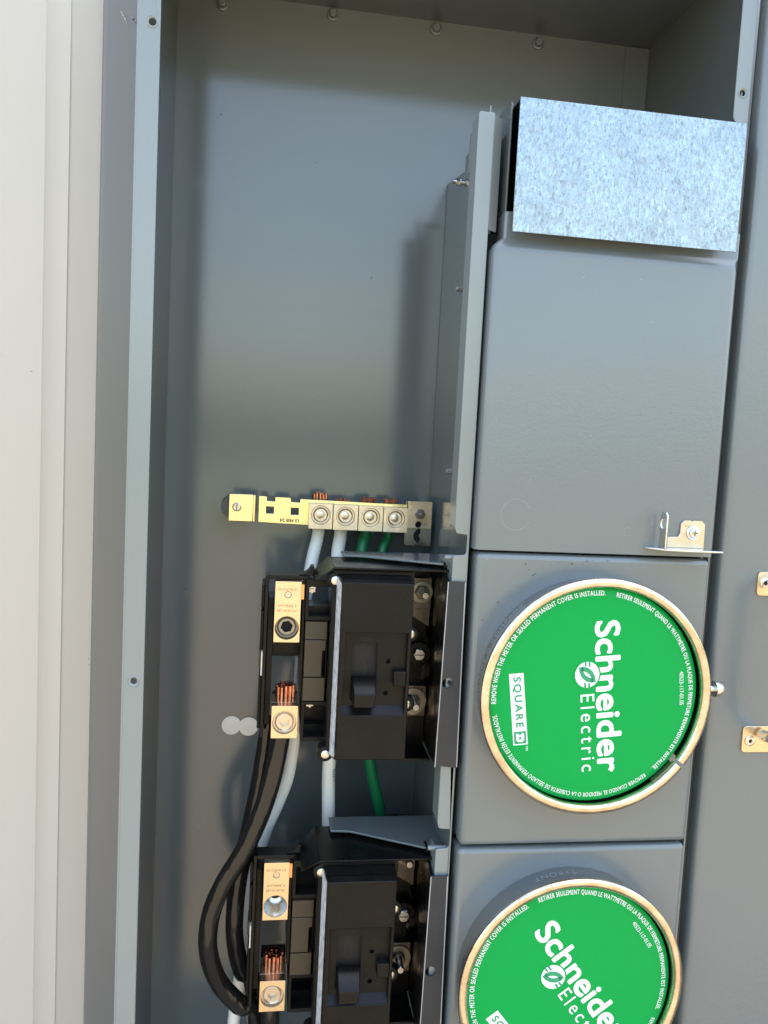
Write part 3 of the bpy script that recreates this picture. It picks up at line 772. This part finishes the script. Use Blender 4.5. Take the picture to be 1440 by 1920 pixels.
# ================================================================== circuit breaker
def breaker():
    t = thing('circuit_breaker', (60, 120, -290), '', 'circuit breaker', 'two black circuit breakers, one above the other')
    P = lambda: MB()
    # moulded wiring base at the left
    h = P()
    h.box(-6, -3, 42, 100, -266, -128)
    h.box(-6, -3, 42, 62, -127.9, -118)
    h.box(-2.9, 33, 42, 58, -121, -117.5)
    h.box(27.6, 30.4, 46, 62, -226, -121.2)
    h.box(27.6, 30.4, 62.1, 98, -226, -142)
    h.box(-2.9, 27.5, 96, 100, -206, -156)
    h.box(-2.9, 2.4, 62, 95, -262, -142)
    h.box(30.5, 55, 63, 96, -262, -150)
    h.box(3, 27, 58, 95, -178, -142)
    h.box(4, 28, 74, 95, -266, -240)
    h.box(-6, -2.9, 62, 70, -271, -266.1)
    h.plate([(24, -117.4), (24, -116.5), (29, -115.5), (32.5, -113), (34.5, -109), (37, -109), (37, -117.4)], 44, 58, 'Y')
    h.build('wiring_base', 'black', t, bevel=.8)
    for z0, z1 in ((-149, -129), (-188, -152), (-262, -212)):
        P().box(-9, -6.1, 52, 92, z0, z1).build('side_clip', 'black_matt', t, bevel=.7)
    P().box(-9.6, -7.6, 60, 75, -206, -190).build('side_clip', 'brown', t, bevel=.4)
    P().box(-7.4, -6.1, 48, 60, -211, -189).build('spacer', 'sticker', t)
    P().box(27.8, 31.8, 100, 116, -262, -230).build('spacer', 'sticker', t)
    # barrier on top: flat tongue with a folded left wing
    b = P()
    b.plate([(52, 4), (160, 4), (160, 66), (50, 66)], -104.4, -102.6, 'Z')
    b.loft([[(52, 4, -102.6), (50, 66, -102.6), (50, 66, -104.4), (52, 4, -104.4)], [(37, 14, -116.4), (35, 58, -116.4), (35, 58, -118.2), (37, 14, -118.2)]])
    b.box(148, 150, 10, 24, -102.5, -96.5)
    b.build('top_barrier', 'black', t, bevel=.4)
    # body behind the cover
    P().box(52.5, 121, 23, 64, -262, -107).build('case', 'black', t, bevel=1)
    P().box(54, 121, 64.1, 118, -260, -138).build('case_back', 'black', t)
    P().box(152.6, 154.2, 37, 98, -284, -112).build('side_wall', 'black', t)
    # terminal pockets
    for z0, z1, sx, sz in ((-156.5, -120, 36.5, -131.5), (-268, -230, 39, -239)):
        f_ = P(); f_.plate(rrect(30.2, 55.4, z0, z1 if z0 > -200 else z1-1, 1.2, 2), 36, 62, 'Y', holes=[rect(33.2, 52.4, z0+3.6, z1-6 if z0 > -200 else z1-4)])
        po_ = f_.build('terminal_pocket', 'black_matt', t, bevel=.6)
        P().box(33.3, 52.3, 52, 62, z0+3.7, z0+10).build('pocket_step', 'black', po_)
        m_ = P()
        star = [(sx + (4.2 if i % 2 else 2.7)*cos(pi*i/6), sz-1 + (4.2 if i % 2 else 2.7)*sin(pi*i/6)) for i in range(12)]
        m_.plate(star, 56, 61, 'Y'); m_.lathe([(1.7, 56), (1.5, 54.8)], (sx, 0, sz-1), 'Y', 12)
        m_.build('star_screw', 'zinc', po_, bevel=.5)
    # brown cover strip of three cells, stepped at the right
    for k, (z0, z1) in enumerate(((-173.0, -157.2), (-207.6, -173.8), (-229.4, -208.4))):
        c = P()
        c.plate([(31, z0), (47 if k == 1 else 50, z0), (47 if k == 1 else 50, z0+ (24 if k == 1 else 1)), (50, z0+(24.5 if k == 1 else 1)), (50, z1), (31, z1)], 34, 62, 'Y')
        c.build('strip_cell', 'brown', t, bevel=.5)
    P().box(50.6, 51.9, 46, 62, -229, -157).build('strip_edge', 'black_matt', t)
    # moulded front cover with screw ears
    fl = P()
    fl.box(51.5, 122.5, 8, 22, -266, -105.4)
    for ex, ez in ((53.5, -114.5), (51.5, -268)):
        fl.lathe([(6.8, 21), (6.8, 7.6), (6.2, 7.0)], (ex, 0, ez), 'Y', 28)
    for ex, ez in ((118, -166), (117.5, -231)):
        fl.lathe([(7.4, 40), (7.4, 31), (6.8, 30.4)], (ex+8, 0, ez), 'Y', 28)
    fo = fl.build('front_cover', 'black_matt', t, bevel=.9)
    P().plate(rrect(52.4, 121.6, -265, -106.2, 2.5, 3), 6.9, 8.2, 'Y', holes=[rect(54.7, 119.4, -263, -108.6)]).build('cover_rim', 'black_matt', fo, bevel=.5)
    cvr = P()
    base = rect(54.9, 119.2, -270, -108.8)
    front = rect(58.4, 118.2, -264.6, -112.4); mid = rect(57.0, 119.0, -266.6, -110.4)
    rec = rect(62.6, 115.6, -225.5, -154.6)
    cvr.plate(front, -14, -6.2, 'Y', holes=[rec], outer_b=mid)
    cvr.loft([[(x, 7.9, z) for x, z in base], [(x, -6.2, z) for x, z in mid]], True, False)
    cvr.build('raised_face', 'black_matt', fo, bevel=.7)
    fr_ = P()
    slot = rect(69.2, 91, -214.5, -165)
    fr_.plate(rect(62.7, 115.5, -219, -154.7), -7.4, -6.3, 'Y', holes=[slot, circ(100.3, -180.5, 2.1, 16), circ(99.7, -208.3, 2.1, 16)])
    fr_.build('recess_floor', 'black_matt', fo)
    P().loft([[(62.7, -6.3, -225.4), (115.5, -6.3, -225.4), (115.5, -6.3, -219), (62.7, -6.3, -219)], [(62.7, -13.2, -225.4), (115.5, -13.2, -225.4), (115.5, -7.4, -219), (62.7, -7.4, -219)]]).build('recess_sill', 'black', fo)
    P().plate(rect(64, 114, -218, -156), -1.5, -.5, 'Y').build('slot_floor', 'slot', fo)
    P().box(104.8, 115.2, -15.2, -7.5, -200, -187.4).build('lock_boss', 'black_matt', fo, bevel=.7)
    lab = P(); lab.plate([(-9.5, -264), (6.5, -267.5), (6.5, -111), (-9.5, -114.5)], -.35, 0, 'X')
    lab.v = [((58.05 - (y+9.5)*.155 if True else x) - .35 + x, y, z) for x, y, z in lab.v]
    lab.build('side_strip', 'label', fo)  # thin mottled white strip along the cover's sloped left side
    for ex, ez in ((53.5, -114.5), (51.5, -268)):
        m_ = P(); m_.lathe([(3.9, 6.9), (3.6, 5.9), (2.4, 5.4)], (ex, 0, ez), 'Y', 20); m_.build('cover_screw', 'zinc', fo)
    for ex, ez in ((126, -166), (125.5, -231)):
        m_ = P(); m_.lathe([(4.0, 30.3), (3.7, 29.4), (2.4, 29)], (ex, 0, ez), 'Y', 20); m_.build('cover_screw', 'zinc', fo)
    m_ = P()
    text_line(m_, 'I/ON', lambda a, b: (a, -7.5, b), 75.5, 85.8, -163, 3.4, .02)
    m_.build('on_mark', 'dark', fo, smooth=0)
    # toggle, pushed down
    tg = P()
    tg.loft([[(69.6, -7, -193), (90.6, -7, -193), (90.6, -7, -214), (69.6, -7, -214)],
             [(70.2, -15, -195), (89.8, -15, -195), (89.8, -15, -215.5), (70.2, -15, -215.5)],
             [(71.0, -25, -204.2), (88.6, -25, -204.2), (88.6, -25, -215.6), (71.0, -25, -215.6)]])
    to = tg.build('toggle', 'black', t, bevel=.8)
    for k in range(5):
        x_ = 72.6 + k*3.2
        P().loft([[(x_, y, z) for y, z in ((-15.2, -195.4), (-15.2, -197))] + [(x_+1.3, y, z) for y, z in ((-15.2, -197), (-15.2, -195.4))],
                  [(x_, y, z) for y, z in ((-23.6, -203.0), (-23.6, -204.6))] + [(x_+1.3, y, z) for y, z in ((-23.6, -204.6), (-23.6, -203.0))]]).build('grip_rib', 'black', to)
    m_ = P(); text_line(m_, '200', lambda a, b: (a, -25.1, b), 75.2, 84.6, -212.3, 4.2, .01); m_.build('rating_mark', 'black', to, smooth=0)
    # right-hand chassis: carrier, bus plates and bolts
    P().plate([(121.1, -107), (149, -107), (149, -176), (153, -184), (153, -202), (147, -210), (147, -224), (152, -228), (152, -288), (121.1, -288)], 76, 96, 'Y').build('bus_carrier', 'black', t, bevel=.5)
    for z0, z1, bz in ((-151, -121, -134.5), (-256, -226, -241)):
        top_ = z0 < -200
        pb = P(); pb.box(121.2, 151, 69, 75.9, z0, z1)
        if not top_: pb.plate([(121.2, z0-.1), (151, z0-.1), (151, z0-18)], 72, 75.9, 'Y')
        p_ = pb.build('bus_plate', 'steel', t, bevel=.4)
        bx = 141.5 if not top_ else 138.5
        m_ = P(); m_.lathe([(10.4 if not top_ else 13, 68.9), (10.2 if not top_ else 12.8, 67.4)], (bx, 0, bz), 'Y', 32); m_.build('washer', 'zinc_warm', p_)
        m_ = P(); m_.lathe([(7.2, 67.3), (7.2, 63)], (bx, 0, bz), 'Y', 6); m_.build('nut', 'steel', p_, bevel=.4)
        m_ = P(); m_.lathe([(3.6, 63), (3.6, 50), (2.9, 49.2)], (bx, 0, bz), 'Y', 18); m_.build('threaded_stud', 'zinc', p_)
    m_ = P(); m_.lathe([(11.8, 76), (11.8, 66), (11, 65)], (141, 0, -193.5), 'Y', 32); bo = m_.build('bolt_boss', 'black', t)
    m_ = P(); m_.lathe([(6.4, 64.9), (6.4, 61.4), (5.4, 60.6)], (141, 0, -193.5), 'Y', 6); m_.lathe([(5.0, 60.6), (5.0, 60.2)], (141, 0, -193.5), 'Y', 20)
    ob = m_.build('hex_bolt', 'zinc', bo, bevel=.3)
    P().box(136.4, 145.6, 59.9, 60.25, -194.1, -192.9).build('bolt_slot', 'darksteel', ob)
    P().plate([(121.2, -288.2), (152, -288.2), (152, -286.4), (121.2, -286.4)], 40, 75.8, 'Y').build('carrier_lip', 'black', t)
    # lower lug with the wire clamped in it
    lb = P(); lb.plate(rrect(4, 27.4, -264.2, -234.4, .5, 2), 34, 44, 'Y', holes=[circ(15.7, -249.8, 10.7, 36)])
    lb.plate(rect(4, 27.4, 44.1, 68), -264.2, -234.4, 'Z', holes=[circ(15.9, 55.4, 8.6)])
    lo = lb.build('lug', 'tin', t, bevel=.5)
    set_screw(lo, 15.7, -249.8, 34, 10.5, 2.4, 5.0, star=True, deep=3)
    return t
def upper_lug(t, dz, hexed):
    lb = MB(); lb.plate(rrect(3, 26, -176.4+dz, -121.6+dz, .5, 2), 34.5, 44, 'Y', holes=[circ(14.4, -163.4+dz, 10.6, 36), circ(14.4, -133.4+dz, 3.1, 20)])
    lb.box(3, 26, 44.1, 57.5, -150+dz, -121.6+dz)
    lo = lb.build('lug', 'tin', t, bevel=1.1)
    m_ = MB(); m_.lathe([(3.0, 35.6), (2.7, 35.1)], (14.4, 0, -133.4+dz), 'Y', 20); m_.build('rivet', 'tin_grey', lo)
    if hexed: set_screw(lo, 14.4, -163.2+dz, 34.5, 10.4, 4.5, 5.6, matl='zinc_warm', deep=8)
    else:
        m_ = MB()
        m_.lathe([(10.5, 34.9)] + [(10.0 - (.7 if i % 2 else 0), 36 + i*1.1) for i in range(16)] + [(7.4, 54), (5.0, 55)], (14.4, 0, -163.4+dz), 'Y', 32, False, False); m_.build('screw_thread', 'zinc', lo)
        m_ = MB(); m_.lathe([(9.6, 57), (9.6, 57.5)], (14.4, 0, -163.4+dz), 'Y', 24); m_.build('socket_floor', 'darksteel', lo)
    MB().box(26.2, 28.6, 38, 58, -138+dz, -124.5+dz).build('copper_tab', 'copper_tab', t)
    m_ = MB()
    for z_, s_, x0, x1 in ((-127.6, '2/0 AL9CU 02', 5.5, 23.5), (-142.3, '4 300kcmil', 6, 22.5), (-146.8, '175.24 IN LBS', 5, 23.5)):
        text_line(m_, s_, lambda a, b: (28.6-a, 34.35, 2*(z_+dz) - b), x0, x1, z_+dz, 2.2, .0)
    m_.build('stamped_marks', 'stampdark', lo, smooth=0)

b1 = breaker()
b2 = copy_tree(b1, Vector((-.0008, 0, -.261)))
b1['label'] = 'upper black circuit breaker with its toggle down, under the neutral bar'
b2['label'] = 'lower black circuit breaker cut off by the bottom edge of the picture'
WORLD[b2.name] = WORLD[b1.name] + Vector((-.0008, 0, -.261))
upper_lug(b1, 0, True)
upper_lug(b2, -260, False)
# the lower breaker's wire
t = thing('black_cable', (15, 54, -513), 'short black cable end whose bare strands are clamped in the lower breaker', 'cable', 'black cables beside the lower breaker')
m_ = MB(); m_.tube([(15, 54, -526), (15, 54, -560), (30, 60, -733)], 9.0, 18); m_.build('jacket', 'black_cable', t)
strands(15, 54, -526, -481.0, 8.2, 1.75, 'copper', t, lean=(0, 1))

# ------------------------------------------------------------------ grey wedge brackets and dark barrier angles
def bracket(label, dz):
    t = thing('support_bracket', (120, 40, -98+dz), label, 'bracket', 'grey wedge brackets above the breakers')
    m_ = MB(); m_.plate([(63, 48), (82, 46), (150, 12), (167.5, 6), (167.5, 74), (63, 74)], -100+dz, -98+dz, 'Z')
    m_.build('shelf', 'cabinet', t, bevel=.5)
    m_ = MB(); m_.plate([(8, -98+dz), (74, -98+dz), (74, -86+dz), (60, -84+dz)], 165.6, 167.2, 'X'); m_.build('gusset', 'cabinet', t, bevel=.4)
    return t
bracket('upper grey wedge bracket just under the neutral bar', 0)
bracket('lower grey wedge bracket above the second breaker', -260.5)
def angle(label, dz, hole_stud):
    t = thing('barrier_angle', (156, -10, -190+dz), label, 'barrier', 'dark barrier angles fixed to the divider post')
    m_ = MB(); m_.plate([(148, -109.6+dz), (162.6, -110+dz), (164.6, -273.5+dz), (145.6, -271+dz)], -11.4, -10, 'Y', holes=[circ(152.6, -198+dz, 4.7)])
    m_.build('front_face', 'barrier', t)
    m_ = MB(); m_.loft([[(148, -11.4, -109.6+dz), (148, -10, -109.6+dz), (151, 36, -104+dz), (149.6, 36, -104+dz)], [(145.6, -11.4, -271+dz), (145.6, -10, -271+dz), (151, 36, -280+dz), (149.6, 36, -280+dz)]])
    m_.build('left_face', 'black_matt', t)
    m_ = MB(); m_.loft([[(162.6, -11.4, -110+dz), (162.6, -10, -110+dz), (168, 6, -108+dz), (168.8, 5, -108+dz)], [(164.6, -11.4, -273.5+dz), (164.6, -10, -273.5+dz), (168.6, 6, -268+dz), (169.6, 5, -268+dz)]])
    m_.build('right_face', 'barrier', t)
    for x0, x1 in ((147.6, 145.2), (162.4, 164.4)):
        m_ = MB(); m_.loft([[(x0, -11.9, -110+dz), (x0+.7, -11.9, -110+dz), (x0+.7, -11.2, -110+dz), (x0, -11.2, -110+dz)], [(x1, -11.9, -272.5+dz), (x1+.7, -11.9, -272.5+dz), (x1+.7, -11.2, -272.5+dz), (x1, -11.2, -272.5+dz)]])
        m_.build('fold_highlight', 'barrier_highlight', t)  # thin pale strips: the edge highlight is put into their colour
    m_ = MB(); m_.lathe([(1.8, -9.9), (1.8, -8.1)], (154.8, 0, -198.4+dz), 'Y', 16)
    if hole_stud: m_.build('post_hole', 'dark', t)
    return t
angle('dark grey barrier angle with a round hole beside the upper breaker', 0, True)
angle('dark grey barrier angle with a round hole beside the lower breaker', -262, False)
